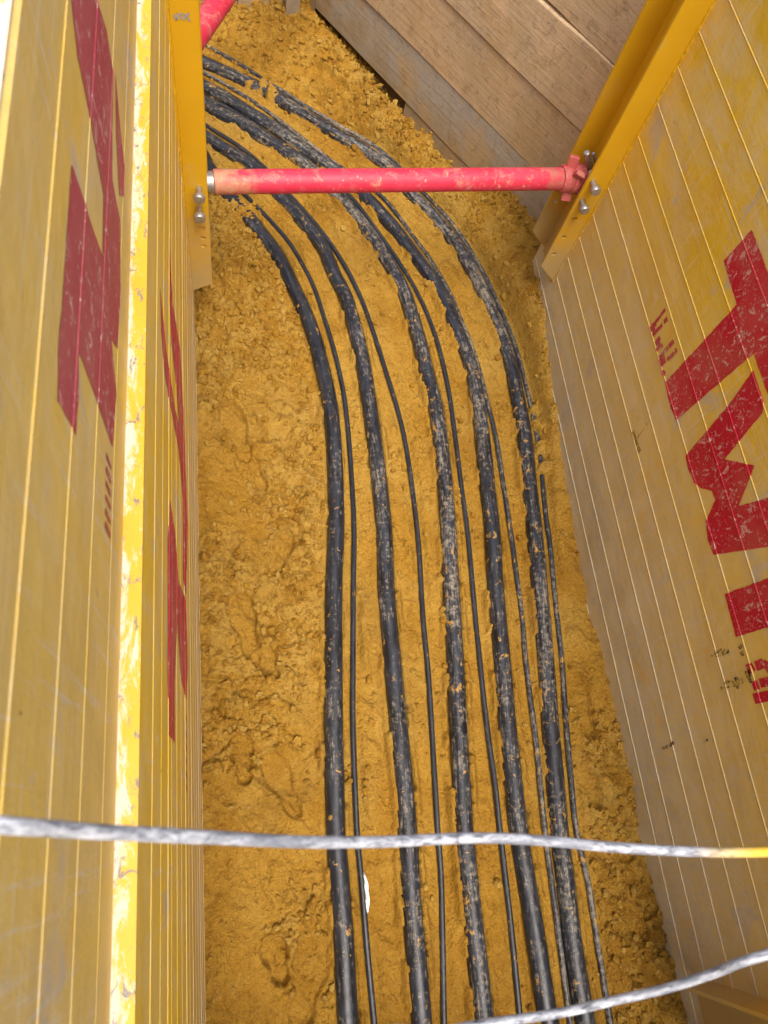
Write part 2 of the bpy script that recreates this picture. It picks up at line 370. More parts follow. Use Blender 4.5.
def resample(P, step):
    out = []; n = len(P)
    for i in range(n - 1):
        p0 = P[max(i - 1, 0)]; p1 = P[i]; p2 = P[i + 1]; p3 = P[min(i + 2, n - 1)]
        k = max(1, int(round(np.linalg.norm(p2 - p1) / step)))
        for j in range(k):
            t = j / k
            out.append(0.5 * ((2 * p1) + (p2 - p0) * t + (2 * p0 - 5 * p1 + 4 * p2 - p3) * t * t + (3 * p1 - p0 - 3 * p2 + p3) * t ** 3))
    out.append(P[-1]); out = np.array(out)
    for _ in range(3): out[1:-1] = out[1:-1] * 0.5 + (out[:-2] + out[2:]) * 0.25
    return out
def tube(name, P, r, m, n=18, parent=None, wob=0.0, vary=None, extra=None, v0=0.0):
    P = np.array(P); k = len(P)
    T = np.gradient(P, axis=0); T /= np.linalg.norm(T, axis=1)[:, None]
    S = np.cross(T, [0, 0, 1.0]); S /= np.linalg.norm(S, axis=1)[:, None]; U = np.cross(S, T)
    L = np.concatenate([[0], np.cumsum(np.linalg.norm(np.diff(P, axis=0), axis=1))])
    V = []
    for i in range(k):
        for j in range(n):
            a = -math.pi / 2 + 2 * math.pi * j / n          # the seam lies underneath
            rr = r
            if wob: rr = r + wob * (float(fbm(np.array([a * 1.3 + 50]), np.array([L[i] * 9 + v0]), 1.0, 3, 5)[0]) - 0.5)
            V.append(P[i] + (S[i] * math.cos(a) + U[i] * math.sin(a)) * rr)
    Fc = []; uv = []
    for i in range(k - 1):
        for j in range(n):
            Fc.append((i * n + j, i * n + (j + 1) % n, (i + 1) * n + (j + 1) % n, (i + 1) * n + j))
            uv += [(j / n, L[i] + v0), ((j + 1) / n, L[i] + v0), ((j + 1) / n, L[i + 1] + v0), (j / n, L[i + 1] + v0)]
    Fc.append(tuple(range(n))[::-1]); Fc.append(tuple((k - 1) * n + j for j in range(n)))
    uv += [(0.5, v0)] * (2 * n)
    o = obj(name, V, Fc, m, parent, None, True, uv)
    if extra is not None:
        a = o.data.attributes.new('yellow', 'FLOAT', 'POINT'); a.data.foreach_set('value', np.repeat(extra, n).astype(np.float32))
    return o
ZB, ZT = 0.014, 0.012
bigP = [resample(world_path(p, ZB + 0.008), 0.03) for p in big]
thinP = [resample(world_path(p, ZT), 0.03) for p in thin]
for q in bigP: q[:, 2] = ZB + 0.007 * (fbm(q[:, 0] + 3, q[:, 1], 2.1, 2, 3) - 0.5)
for q in thinP: q[:, 2] = ZT + 0.012 * (fbm(q[:, 0] + 9, q[:, 1], 3.0, 2, 4) - 0.5)

# ------------------------------------------------------------------ trench floor: displaced sand
X0, X1, Y0, Y1, ST = -0.95, 1.98, -0.86, 4.62, 0.0058
gx = np.arange(X0, X1, ST); gy = np.arange(Y0, Y1, ST)
GX, GY = np.meshgrid(gx, gy)
# seen from the camera the fine detail matters only inside the trench
def base_height(x, y):
    hw = np.interp(y, [-0.9, -0.6, -0.3, 0.3, 0.75, 1.2, 1.75, 2.15, 2.45, 2.8, 3.4, 4.6], [0.03, 0.02, 0.0, 0.03, -0.02, 0.03, 0.12, 0.20, 0.20, 0.10, 0.05, 0.05])
    e = np.interp(y, [-0.9, 0, 1.5, 2.0, 2.4, 2.8], [1.40, 1.40, 1.36, 1.28, 1.22, 1.2])
    h = hw * sst(0, 1, (x - e) / (1.56 - e))
    # the heap of loose soil by the left rail, and the bank along the left panel
    h = h + 0.085 * np.exp(-((x + 0.02) / 0.16) ** 2 - ((y - 2.45) / 0.42) ** 2)
    h = h + 0.03 * np.exp(-((x + 0.10) / 0.10) ** 2) * sst(2.2, 1.8, y)
    # far bank under the boards
    dt = (x - 0.567) * 0.844 + (y - 4.446) * 0.536          # 0 on the board line, negative inside
    h = h + 0.07 * np.exp(-((dt + 0.12) / 0.20) ** 2) * sst(2.4, 3.0, y)
    h = h + 0.05 * sst(3.75, 4.3, y)
    sb = (x - 0.567) * 0.536 - (y - 4.446) * 0.844
    h = h - 0.10 * sst(-0.085, -0.03, dt + 0.03 * (fbm(x, y, 9, 3, 39) - 0.5)) * sst(1.65, 1.35, sb) * sst(2.6, 2.9, y)
    return h
def field(x, y):
    hb = base_height(x, y)
    wx = x + 0.05 * (fbm(x, y, 4, 2, 40) - 0.5); wy = y + 0.05 * (fbm(x, y, 4, 2, 41) - 0.5)
    dt = (x - 0.567) * 0.844 + (y - 4.446) * 0.536
    c1x = np.interp(y, bigP[0][::-1, 1], bigP[0][::-1, 0]); c5x = np.interp(y, bigP[4][::-1, 1], bigP[4][::-1, 0])
    left = sst(0.10, -0.06, x - c1x + 0.08 * (fbm(x, y, 6, 2, 42) - 0.5) * 2 + 0.05)
    right = sst(0.02, 0.14, x - c5x + 0.08 * (fbm(x, y, 6, 2, 43) - 0.5) * 2)
    # roughness mask
    patch = fbm(x, y, 3.2, 3, 44)
    rough = 0.10 + 0.75 * left * sst(0.36, 0.56, patch) + 0.85 * left * sst(1.55, 2.15, y)
    rough = rough + right * (0.55 * sst(1.4, 2.0, y) + 0.75 * sst(1.22, 1.40, x) * sst(0.55, 0.1, y) + 0.18 * sst(0.4, 0.65, patch))
    rough = rough + 0.28 * sst(2.9, 3.5, y) * sst(0.45, 0.6, patch) * 0.6 + 0.18 * sst(-0.42, -0.2, dt) * sst(2.6, 3.1, y)
    rough = rough + 0.30 * sst(0.55, 0.72, fbm(x, y, 5, 3, 46))
    # footprints flatten and sink the sand
    foot = np.zeros_like(x); rim = np.zeros_like(x)
    for (fx, fy, fl, fw, an, dp) in FEET:
        ca, sa = math.cos(an), math.sin(an); u = (x - fx) * ca + (y - fy) * sa; v = -(x - fx) * sa + (y - fy) * ca
        t = v / fl                                            # -1..1 heel to toe
        wd = fw * np.clip(0.86 + 0.22 * t - 0.25 * np.exp(-((t + 0.25) / 0.28) ** 2), 0.3, 2)
        q = np.sqrt((u / wd) ** 2 + np.abs(t) ** 3.2) + 0.10 * (fbm(x, y, 22, 2, 47) - 0.5)
        ins = sst(1.06, 0.92, q); foot = np.maximum(foot, ins * dp * 1.45)
        rim = np.maximum(rim, np.exp(-((q - 1.16) / 0.13) ** 2) * dp * 0.55)
    rough = np.clip(rough * (1 - 0.93 * np.clip(foot * 70, 0, 1)), 0.02, 1.5)
    h = hb + 0.030 * (fbm(x, y, 2.6, 3, 48) - 0.5) + 0.014 * (fbm(x, y, 9, 3, 49) - 0.5)
    # lumps at three sizes, then grain
    l1 = clod(wx, wy, 15, 50); l2 = clod(wx, wy, 32, 60); l3 = clod(wx, wy, 64, 70)
    h = h + rough * (0.034 * l1 + 0.030 * l2 * (0.4 + 0.6 * rough) + 0.017 * l3)
    h = h + (0.2 + rough) * 0.010 * (fbm(x, y, 40, 3, 51) - 0.5)
    # smeared skin between the cables: shallow cracked flakes and drag marks along the run
    sk = np.clip(1.0 - rough * 1.6, 0, 1)
    r1 = fbm(x * 2.6 + 0.3 * fbm(x, y, 3, 2, 52), y * 0.55, 7, 4, 53); r2 = fbm(wx, wy, 15, 4, 54)
    h = h + sk * (0.012 * (r1 - 0.5) + 0.006 * np.abs(r2 - 0.5) * 2)
    fine = clod(wx, wy, 62, 92); pm = sst(0.42, 0.62, fbm(x, y, 7, 3, 93))
    h = h + sk * pm * (0.015 * fine + 0.013 * (fbm(x, y, 55, 3, 94) - 0.5))
    for lv, am in ((0.42, 0.004), (0.47, 0.005), (0.52, 0.006), (0.58, 0.006)):
        h = h + am * sst(lv, lv + 0.012, fbm(wx + 0.6 * wy, wy * 0.6, 10, 5, 95, 0.62))
    ck = np.abs(fbm(wx * 1.2, wy * 0.8, 8, 3, 55) - 0.5)
    h = h - (0.3 + sk) * 0.006 * np.exp(-(ck / 0.012) ** 2) * sst(0.45, 0.6, fbm(x, y, 5, 2, 56))
    
    h = h - foot + rim
    return h, rough, foot
FEET = [(0.045, 1.60, 0.15, 0.062, 0.25, 0.020), (0.105, 1.40, 0.10, 0.055, 0.5, 0.014), (0.05, 0.72, 0.15, 0.060, 0.22, 0.020), (0.13, 0.56, 0.07, 0.05, 0.3, 0.016),
        (0.11, -0.44, 0.075, 0.050, 0.25, 0.020), (0.21, -0.52, 0.14, 0.07, -0.3, 0.012), (1.40, 0.30, 0.14, 0.055, 0.1, 0.016), (1.36, -0.02, 0.08, 0.05, 0.2, 0.013),
        (0.20, 1.02, 0.10, 0.05, -0.3, 0.010), (0.16, 0.12, 0.13, 0.055, 0.4, 0.010), (1.38, 1.0, 0.15, 0.05, -0.1, 0.008), (0.62, 3.85, 0.14, 0.06, 0.9, 0.014), (0.02, 0.22, 0.09, 0.05, 0.1, 0.012)]
h, rough, foot = field(GX, GY)
# sand lies against the cables and under them
def seg_dist(P):
    """distance of every grid point to a run, only near the run"""
    D = np.full(GX.shape, 9.0); side = np.zeros(GX.shape)
    for i in range(len(P) - 1):
        a = P[i, :2]; b = P[i + 1, :2]
        i0 = max(int((min(a[0], b[0]) - 0.16 - X0) / ST), 0); i1 = int((max(a[0], b[0]) + 0.16 - X0) / ST) + 1
        j0 = max(int((min(a[1], b[1]) - 0.16 - Y0) / ST), 0); j1 = int((max(a[1], b[1]) + 0.16 - Y0) / ST) + 1
        sx = GX[j0:j1, i0:i1]; sy = GY[j0:j1, i0:i1]
        if j1 <= 0 or sx.size == 0: continue
        d = b - a; L2 = d @ d
        t = np.clip(((sx - a[0]) * d[0] + (sy - a[1]) * d[1]) / L2, 0, 1)
        q = np.hypot(sx - a[0] - d[0] * t, sy - a[1] - d[1] * t)
        w = D[j0:j1, i0:i1]; np.minimum(w, q, out=w)
    return D
edge = fbm(GX, GY, 26, 3, 80); edge2 = fbm(GX, GY, 7, 3, 81)
# where soil has fallen over a run: (pixel, radius, height)
SPILL = [((262, 88), 0.07, 0.066), ((272, 93), 0.06, 0.066), ((252, 84), 0.05, 0.05), ((247, 214), 0.075, 0.066), ((238, 204), 0.05, 0.05), ((540, 425), 0.06, 0.056), ((543, 446), 0.06, 0.05), ((538, 410), 0.05, 0.05),
         ((545, 466), 0.05, 0.04), ((436, 288), 0.06, 0.042), ((448, 310), 0.045, 0.042), ((347, 296), 0.05, 0.042), ((441, 578), 0.028, 0.03), ((470, 372), 0.04, 0.03)]
for P in bigP:
    D = seg_dist(P); d = D / RB
    h = np.where(d < 3.2, h * (1 - 0.6 * sst(3.2, 1.4, d)) , h)
    lip = (0.006 + 0.020 * edge * (0.3 + 1.2 * edge2)) * np.exp(-((d - 1.25) / 0.45) ** 2)
    h = h + lip * sst(0.98, 1.15, d)
    h = np.where(d < 1.04, np.minimum(h, ZB - 0.008), h)
    h = np.where((d > 0.9) & (d < 1.7), np.minimum(h, ZB - 0.004 + 0.018 * np.clip(edge2 - 0.42, 0, 1) * 2 * edge + 0.02 * (d - 0.9)), h)
    over = 0.9 * sst(0.50, 0.62, fbm(GX, GY, 9, 3, 86) - 0.05 * (P is bigP[0]) - 0.03 * (P is bigP[1])) ; rag = 1.06 - 0.15 * over * (0.2 + 1.6 * fbm(GX, GY, 48, 3, 87))
    h = np.where((over > 0.02) & (d > rag) & (d < 2.0), np.maximum(h, (ZB + 0.006 + 0.024 * over * (0.6 + 0.8 * edge)) * sst(2.0, 1.2, d)), h)
    gap = sst(0.52, 0.62, fbm(GX * 3, GY, 4, 3, 82)) * np.exp(-((d - 1.08) / 0.16) ** 2); h = h - 0.018 * gap
for P in thinP:
    D = seg_dist(P); d = D / RT
    h = np.where(d < 4, h * (1 - 0.7 * sst(4, 1.5, d)), h)
    h = h + 0.007 * edge * np.exp(-((d - 1.5) / 0.7) ** 2) * (edge2 > 0.4)
    h = np.where(d < 1.7, np.minimum(h, ZT - 0.004), h)
for (px, r, hh) in SPILL:
    c = onz(*px, 0.03); q = np.hypot(GX - c[0], GY - c[1]) / r + 1.1 * (fbm(GX, GY, 24, 4, 83) - 0.5)
    m = sst(1.0, 0.45, q); top = hh * (0.6 + 0.5 * fbm(GX, GY, 34, 3, 84)) + 0.014 * clod(GX, GY, 38, 85)
    h = np.maximum(h, np.where(m > 0, top * m - 0.02 * (1 - m), -1)); rough = np.maximum(rough, m * 0.9)
h = np.clip(h, -0.06, 0.6)
sand_tone = 0.5 + 0.7 * (fbm(GX, GY, 3, 3, 90) - 0.5) - 0.30 * np.clip(rough, 0, 1) * (fbm(GX, GY, 18, 3, 91) > 0.5) + 0.25 * np.clip(foot * 50, 0, 1) * 0 + 0.22 * sst(0.2, -0.7, GY)  # patchy moisture, paler rough spots, darker towards the near end
ny, nx = GX.shape
idx = np.arange(nx * ny).reshape(ny, nx)
faces = np.stack([idx[:-1, :-1], idx[:-1, 1:], idx[1:, 1:], idx[1:, :-1]], -1).reshape(-1, 4)
V = np.stack([GX, GY, h], -1).reshape(-1, 3)
me = bpy.data.meshes.new('trench_floor')
me.vertices.add(len(V)); me.vertices.foreach_set('co', V.astype(np.float32).ravel())
me.loops.add(faces.size); me.loops.foreach_set('vertex_index', faces.astype(np.int32).ravel())
me.polygons.add(len(faces)); me.polygons.foreach_set('loop_start', np.arange(0, faces.size, 4, dtype=np.int32)); me.polygons.foreach_set('loop_total', np.full(len(faces), 4, dtype=np.int32))
me.update(calc_edges=True)
a = me.attributes.new('sand_tone', 'FLOAT', 'POINT'); a.data.foreach_set('value', np.clip(sand_tone, 0, 1).astype(np.float32).ravel())
me.materials.append(M_sand)
floor = bpy.data.objects.new('trench_floor', me); col.objects.link(floor); tag(floor, kind='structure')
floor['label'] = 'ochre sand floor of the trench with footprints and crumbled soil'; floor['category'] = 'ground'

def hgt(x, y):
    i = int((x - X0) / ST); j = int((y - Y0) / ST)
    return float(h[min(max(j, 0), ny - 1), min(max(i, 0), nx - 1)])

b = MB(); nx2, ny2 = 24, 20
for j in range(ny2 + 1):
    for i in range(nx2 + 1):
        x = -0.24 + 1.88 * i / nx2; y = -1.72 + (Y0 + 0.004 + 1.72) * j / ny2
        b.v.append((x, y, (hgt(x, Y0) if j == ny2 else 0.012 * math.sin(i * 1.7 + j * 2.3) - 0.012)))
for j in range(ny2):
    for i in range(nx2): q = j * (nx2 + 1) + i; b.f.append((q, q + 1, q + nx2 + 2, q + nx2 + 1))
o = b.build('trench_floor', M_sand); tag(o, kind='structure')
# loose crumbs of soil
ico = bmesh.new(); bmesh.ops.create_icosphere(ico, subdivisions=1, radius=1.0)
iv = np.array([v.co[:] for v in ico.verts]); ico.faces.ensure_lookup_table(); ifc = np.array([[v.index for v in f.verts] for f in ico.faces]); ico.free()
cv = []; cf = []; cdamp = []; cnt = 0
tries = 0
runs2 = [(P, RB) for P in bigP] + [(P, RT) for P in thinP]
allruns = np.concatenate([P[:, :2] for P, r in runs2]); allr = np.concatenate([np.full(len(P), r) for P, r in runs2])
while cnt < 9500 and tries < 120000:
    tries += 1
    x = rng.uniform(-0.12, 1.6); y = rng.uniform(-0.85, 4.4)
    i = int((x - X0) / ST); j = int((y - Y0) / ST)
    if rng.random() > min(rough[j, i], 1.0) ** 1.5 * 0.9 + 0.015: continue
    if foot[j, i] > 0.004 and rng.random() > 0.05: continue
    dd = np.hypot(allruns[:, 0] - x, allruns[:, 1] - y) - allr
    s = 0.0036 + 0.0165 * rng.random() ** 2.8
    if dd.min() < s * 0.6: continue
    A = rng.normal(size=(3, 3)); Q, _ = np.linalg.qr(A)
    w = iv * (1 + 0.22 * rng.normal(size=(len(iv), 1))); w = (w * np.array([1, 0.75 + 0.25 * rng.random(), 0.55 + 0.35 * rng.random()])) @ Q.T * s
    cv.append(w + [x, y, h[j, i] + s * 0.30]); cf.append(ifc + cnt * len(iv)); cdamp.append(np.full(len(iv), np.clip(rng.normal(0.42, 0.25), 0, 1))); cnt += 1
crumbs = obj('soil_crumbs', np.concatenate(cv), np.concatenate(cf).tolist(), M_sand)
at = crumbs.data.attributes.new('sand_tone', 'FLOAT', 'POINT'); at.data.foreach_set('value', np.concatenate(cdamp).astype(np.float32))
tag(crumbs, 'loose crumbs and clods of ochre soil strewn over the trench floor', 'soil crumbs', kind='stuff')

# ------------------------------------------------------------------ cables
big_lab = ['leftmost thick muddy black cable, its far end buried under a sand heap', 'second thick black cable from the left panel', 'middle one of the five thick muddy black cables',
           'fourth thick black cable from the left, shiny black near the photographer', 'rightmost thick grey-streaked black cable, partly under spilt sand']
thin_lab = ['leftmost thin black duct, close beside the leftmost thick cable', 'thin black duct lying alone between the second and middle thick cables', 'thin black duct between the middle and fourth thick cables',
            'thin sandy duct squeezed between the fourth and rightmost thick cables', 'rightmost thin black duct, on the right panel side of all thick cables']
for i, P in enumerate(bigP):
    tag(tube('power_cable', P, RB, M_cables[i], 20, wob=0.003, v0=i * 7.3), big_lab[i], 'cable', 'thick cables laid along the trench floor')
for i, P in enumerate(thinP):
    tag(tube('cable_duct', P, RT, [M_duct, M_duct, M_duct, M_duct_mud, M_duct_mud][i], 12, v0=i * 5.1 + 40), thin_lab[i], 'duct', 'thin ducts laid beside the thick cables')

# ------------------------------------------------------------------ shoring panels
def bead(ribs):
    """(z, depth) outline of the inner face: a thin raised lap with a slit above it; ribs: z or (z, height)"""
    pts = []
    for r in sorted([(q if isinstance(q, tuple) else (q, 0.0023)) for q in ribs]):
        z, rh = r; w = 0.0034 * (rh / 0.003) ** 0.5
        pts += [(z - w * 1.6, 0.0), (z - w * 0.5, -rh * 0.85), (z + w * 0.2, -rh), (z + w * 0.75, rh * 0.35), (z + w * 1.25, rh * 1.1), (z + w * 1.8, 0.0)]
    return pts
def profile_panel(name, x, s, y0, y1, z0, z1, ribs, thick, m, parent):
    """panel body: inner face at x, s=+1 when the trench lies on the -x side; raised beads along y"""
    pts = [(x + s * thick, z0), (x, z0)] + [(x + s * d, z) for z, d in bead(ribs)]
    pts += [(x, z1 - 0.006), (x + s * 0.006, z1), (x + s * thick, z1)]
    n = len(pts); ys = np.linspace(y0, y1, 12); V = []; Fc = []
    for j, y in enumerate(ys):
        for (a, b) in pts: V.append((a, y, b))
    for j in range(len(ys) - 1):
        for k in range(n): Fc.append((j * n + k, j * n + (k + 1) % n, (j + 1) * n + (k + 1) % n, (j + 1) * n + k))
    Fc.append(tuple(range(n))); Fc.append(tuple((len(ys) - 1) * n + k for k in range(n))[::-1])
    o = obj(name, V, Fc, m, parent)
    bm = bmesh.new(); bm.from_mesh(o.data); bmesh.ops.recalc_face_normals(bm, faces=bm.faces); bm.to_mesh(o.data); bm.free()
    return o
def drape(o, ribs, x, s, off):
    """lay a flat painted shape over the beads of its panel"""
    pr = bead(ribs); base = root_loc(o)
    bm = bmesh.new(); bm.from_mesh(o.data)
    zs = [v.co.z for v in bm.verts]; lo, hi = min(zs) + base[2], max(zs) + base[2]
    for z, d in pr:
        if lo < z < hi:
            bmesh.ops.bisect_plane(bm, geom=bm.verts[:] + bm.edges[:] + bm.faces[:], plane_co=(0, 0, z - base[2]), plane_no=(0, 0, 1))
    Z = [p[0] for p in pr]; D = [p[1] for p in pr]
    for v in bm.verts: v.co.x += s * (float(np.interp(v.co.z + base[2], Z, D)) - off)
    bm.to_mesh(o.data); bm.free(); o.data.update(); return o
def fill(name, loops, tr, m, parent, thick, dirv):
    """flat plate with holes: loops in 2-D, tr maps to 3-D, extruded by thick along dirv"""
    bm = bmesh.new(); es = []
    for lp in loops:
        vs = [bm.verts.new(tr(*p)) for p in lp]
        for i in range(len(vs)): es.append(bm.edges.new((vs[i], vs[(i + 1) % len(vs)])))
    bmesh.ops.triangle_fill(bm, use_beauty=True, use_dissolve=False, edges=es)
    if thick:
        r = bmesh.ops.extrude_face_region(bm, geom=bm.faces[:])
        for e in r['geom']:
            if isinstance(e, bmesh.types.BMVert): e.co += Vector(dirv) * thick
    bmesh.ops.recalc_face_normals(bm, faces=bm.faces)
    bm.verts.index_update()
    V = [v.co[:] for v in bm.verts]; Fc = [[v.index for v in f.verts] for f in bm.faces]; bm.free()
    return obj(name, V, Fc, m, parent)
def letter(name, px, x, off, m, parent, smoothing=0):
    P = [onx(a, b, x) for a, b in px]
    L = [(p[1], p[2]) for p in P]
    # resample the outline with a slightly ragged sprayed edge
    out = []
    for i in range(len(L)):
        a = np.array(L[i]); b = np.array(L[(i + 1) % len(L)]); k = max(1, int(np.linalg.norm(b - a) / 0.012))
        for j in range(k):
            q = a + (b - a) * j / k; out.append((q[0] + random.uniform(-1, 1) * 0.0012, q[1] + random.uniform(-1, 1) * 0.0012))
    o = fill(name, [out], lambda u, v: (x, u, v), m, parent, 0, (0, 0, 0))
    return drape(o, RIBS[x], x, 1 if x > 0 else -1, off)
def strokes(name, segs, x, off, m, parent, w=0.012):
    """thin painted strokes: pixel segments, optional own width"""
    V = []; Fc = []
    for sg in segs:
        (a, b, c, d) = sg[:4]; ww = sg[4] if len(sg) > 4 else w
        p = onx(a, b, x); q = onx(c, d, x); t = unit(q - p); nrm = np.array([0, -t[2], t[1]]) * ww / 2
        n = len(V)
        for pt in (p - nrm, q - nrm, q + nrm, p + nrm): V.append((x - (0.00015 * (n // 4)) * (1 if x > 0 else -1), pt[1] + random.uniform(-1, 1) * 0.001, pt[2] + random.uniform(-1, 1) * 0.001))
        Fc.append((n, n + 1, n + 2, n + 3))
    return drape(obj(name, V, Fc, m, parent), RIBS[x], x, 1 if x > 0 else -1, off)
def weld(parent, x, y, z0, z1, s):
    P = []; z = z0
    while z < z1: P.append((x, y, z)); z += 0.009
    P = np.array(P); n = 6; V = []; Fc = []
    for i, p in enumerate(P):
        r = 0.0045 + 0.0035 * random.random()
        for j in range(n):
            a = 2 * math.pi * j / n; V.append((p[0] + math.cos(a) * r, p[1] + math.sin(a) * r, p[2]))
    for i in range(len(P) - 1):
        for j in range(n): Fc.append((i * n + j, i * n + (j + 1) % n, (i + 1) * n + (j + 1) % n, (i + 1) * n + j))
    return obj('weld_seam', V, Fc, M_rail, parent, smooth=True)
def circ(u, v, r, n=12, asp=1.0): return [(u + r * math.cos(2 * math.pi * k / n), v + r * asp * math.sin(2 * math.pi * k / n)) for k in range(n)]
def rail(parent, xw, s, yn, depth, zb_w, zb_t, holes, bolts, gap=0.2, ztop=TOP + 0.02):
    """U-shaped guide rail on a panel: near flange at yn, far flange gap beyond; s=+1 on the right panel"""
    xt = xw - s * depth; th = 0.012
    web = MB(); web.box((min(xw, xw - s * 0.008), yn + th, zb_w - 0.01), (max(xw, xw - s * 0.008), yn + gap - 0.001, ztop)); g = web.build('guide_rail', M_rail, parent)
    out = [(xw, zb_w), (xw, ztop), (xt, ztop), (xt, zb_t)]
    fill('rail_flange', [out] + [circ(a, b, 0.0125, 12, 0.8) for a, b in holes], lambda u, v: (u, yn, v), M_rail, g, th, (0, 1, 0))
    fill('rail_flange', [out] + [circ(a, b, 0.0125, 12, 0.8) for a, b in holes], lambda u, v: (u, yn + gap, v), M_rail, g, th, (0, 1, 0))
    weld(g, xw - s * 0.001, yn - 0.001, zb_w, ztop, s)
    for (bx, bz) in bolts:
        b = MB(); b.lathe((bx, yn + 0.05, bz), (bx, yn - 0.06, bz), [(0, 0.011), (0.087, 0.011), (0.0875, 0.019), (0.090, 0.0205), (0.104, 0.0205), (0.109, 0.017), (0.110, 0.006)], 18)
        autosmooth(b.build('bolt', M_metal, g), 35)
    return g

# --- right panel
ribs_r = [0.0, 0.127, 0.253, 0.402, 0.528, 0.653, 0.785, 0.926, 1.051, 1.169, 1.306, 1.44, 1.564, 1.698, 1.83, 1.96, 2.09, 2.22, 2.35]
ribs_l = [(0.06, .0012), (0.19, .0008), (0.31, .0012), (0.44, .0007), (0.57, .0006), (0.70, .001), (0.83, .0006), (0.95, .0014), (1.09, .0006), (1.22, .0008), (1.35, .0006), (1.43, .0013), (1.56, .0007), (1.70, .0011)]
ribs_u = [(1.97, .0005), (2.10, .0007), (2.223, .0009), (2.357, .0014)]
RIBS = {Wx: ribs_r, Lx: ribs_l, Ux: ribs_u}
tr = thing('shoring_panel', 'ribbed yellow shoring panel on the right side with bold red letters', 'shoring panel', (Wx + 0.06, 0.8, -0.05))
profile_panel('panel_sheet', Wx, 1, -0.84, 2.45, -0.05, TOP, ribs_r, 0.10, M_paint_r, tr)
O = 0.0010
letter('painted_letter', [(752,229.5),(724,261),(737,304.7),(665.7,382),(667,392),(671,408),(676.3,420.4),(753.7,353.6),(772,406),(806,372)], Wx, O, M_red_r, tr)
letter('painted_letter', [(753.7,370),(764,405),(763,412.5),(725,459),(754.6,465.6),(739,506),(768.6,498),(840,476),(846,536),(769,547),(714,554.7),(708,540),(706,522),(715.5,500),(712,490.6),(703,489),(694,483),(688,468),(685.8,456),(728,406)], Wx, O, M_red_r, tr)
letter('painted_letter', [(725,594),(769,578),(852,548),(858,601),(769,627),(736,637)], Wx, O, M_red_r, tr)
def z1(a, b): return (640 + a / 10.24, 300 + b / 10.24)
seg = []
for a, b, c, d, w in [(165,225,260,95,.013),(110,300,165,235,.02),(120,255,150,315,.018),(130,360,230,255,.015),(250,225,285,190,.017),(165,450,210,380,.02),(175,400,205,455,.016),(170,515,235,460,.014),(230,560,290,490,.014),(300,480,350,420,.016),
                      (200,600,255,590,.026),(215,665,265,610,.02),(285,610,355,545,.014),(365,525,385,510,.016),(240,770,255,725,.02)]:
    seg.append((*z1(a, b), *z1(c, d), w))
strokes('small_lettering', seg, Wx, O, M_red_l, tr)
def z2(a, b): return (700 + a / 11.29, 630 + b / 11.29)
seg = [(*z2(a, b), *z2(c, d), w) for a, b, c, d, w in [(535,450,570,430,.03),(590,425,610,405,.026),(635,410,720,370,.028),(715,370,770,410,.026),(765,405,830,520,.028),(600,635,665,612,.026),(685,605,900,548,.026),(615,775,900,715,.03)]]
strokes('small_lettering', seg, Wx, O, M_red_r, tr)
seg = [(*z2(a, b), *z2(c, d), w) for a, b, c, d, w in [(165,270,215,240,.008),(215,235,250,215,.006),(180,300,240,290,.005),(250,260,285,225,.008),(255,285,300,262,.005),(310,260,330,225,.009),(130,292,150,285,.006),(240,640,255,680,.012),(270,615,320,580,.009),(275,655,335,640,.008),(325,585,350,575,.007),
      (370,575,395,640,.009),(395,560,440,545,.012),(410,590,450,610,.03),(415,640,440,635,.012),(480,545,490,600,.005),(450,170,470,205,.02),(470,240,490,300,.016),(530,460,560,540,.022),(560,550,580,600,.016),(300,340,310,380,.004)]]
for cl in (seg[:7], seg[7:16], seg[16:18], seg[18:20]): strokes('stencil_mark', cl, Wx, O, M_black, tr)
seg = [(633,431,638,446,.016),(638,447,640,452,.02),(636,440,645,428,.003)]
strokes('stencil_mark', seg, Wx, O, M_black, tr)
seg = [(662,749,669,746,.009),(667,748,674,742,.012),(704,743,709,738,.008)]
strokes('smudge', seg[:2], Wx, O, M_brownmark, tr); strokes('smudge', seg[2:], Wx, O, M_brownmark, tr)
def hz(px, y): p = ony(px[0], px[1], y); return (p[0], p[2])
rail(tr, Wx, 1, 2.2, 0.101, 0.362, 0.462, [hz(q, 2.2) for q in ((574.5,219), (564,237), (554,254))], [hz(q, 2.2) for q in ((593,181.5), (582,200.5))])
rail(tr, Wx, 1, -0.865 + 0.0, 0.101, 0.20, 0.26, [], [], gap=0.2)

# --- left panels
tl = thing('shoring_panel', 'lower left yellow shoring panel standing in the sand, with faded red letter', 'shoring panel', (Lx - 0.06, 0.8, -0.05))
profile_panel('panel_sheet', Lx, -1, -0.84, 2.36, -0.05, LEDGE - 0.004, ribs_l, 0.10, M_paint_l, tl)
lb = MB(); lb.box((Lx - 0.10, -0.84, LEDGE - 0.004), (Lx + 0.002, 2.36, LEDGE)); lb.build('top_ledge', M_ledge, tl)
O2 = 0.0009
letter('painted_letter', [(169,235),(172,300),(180,350),(184,430),(187.3,525),(186,595),(183,580),(183,500),(178.5,450),(164.5,375),(161,330),(160,288),(166,350),(175,410),(179,425),(176,385),(171.5,345),(169,290)], Lx, O2, M_red_l, tl)
letter('painted_letter', [(170,500),(175,535),(178,580),(185.5,600),(187,640),(187.3,680),(186,700),(181,680),(177,620),(174.3,680),(174.3,743),(169,735),(167.5,680),(167.5,540)], Lx, O2, M_red_l, tl)
strokes('small_lettering', [(185.6, y, 186.6, y + 8, .012) for y in (715, 731, 744, 757, 771, 784)], Lx, O2, M_red_l, tl)
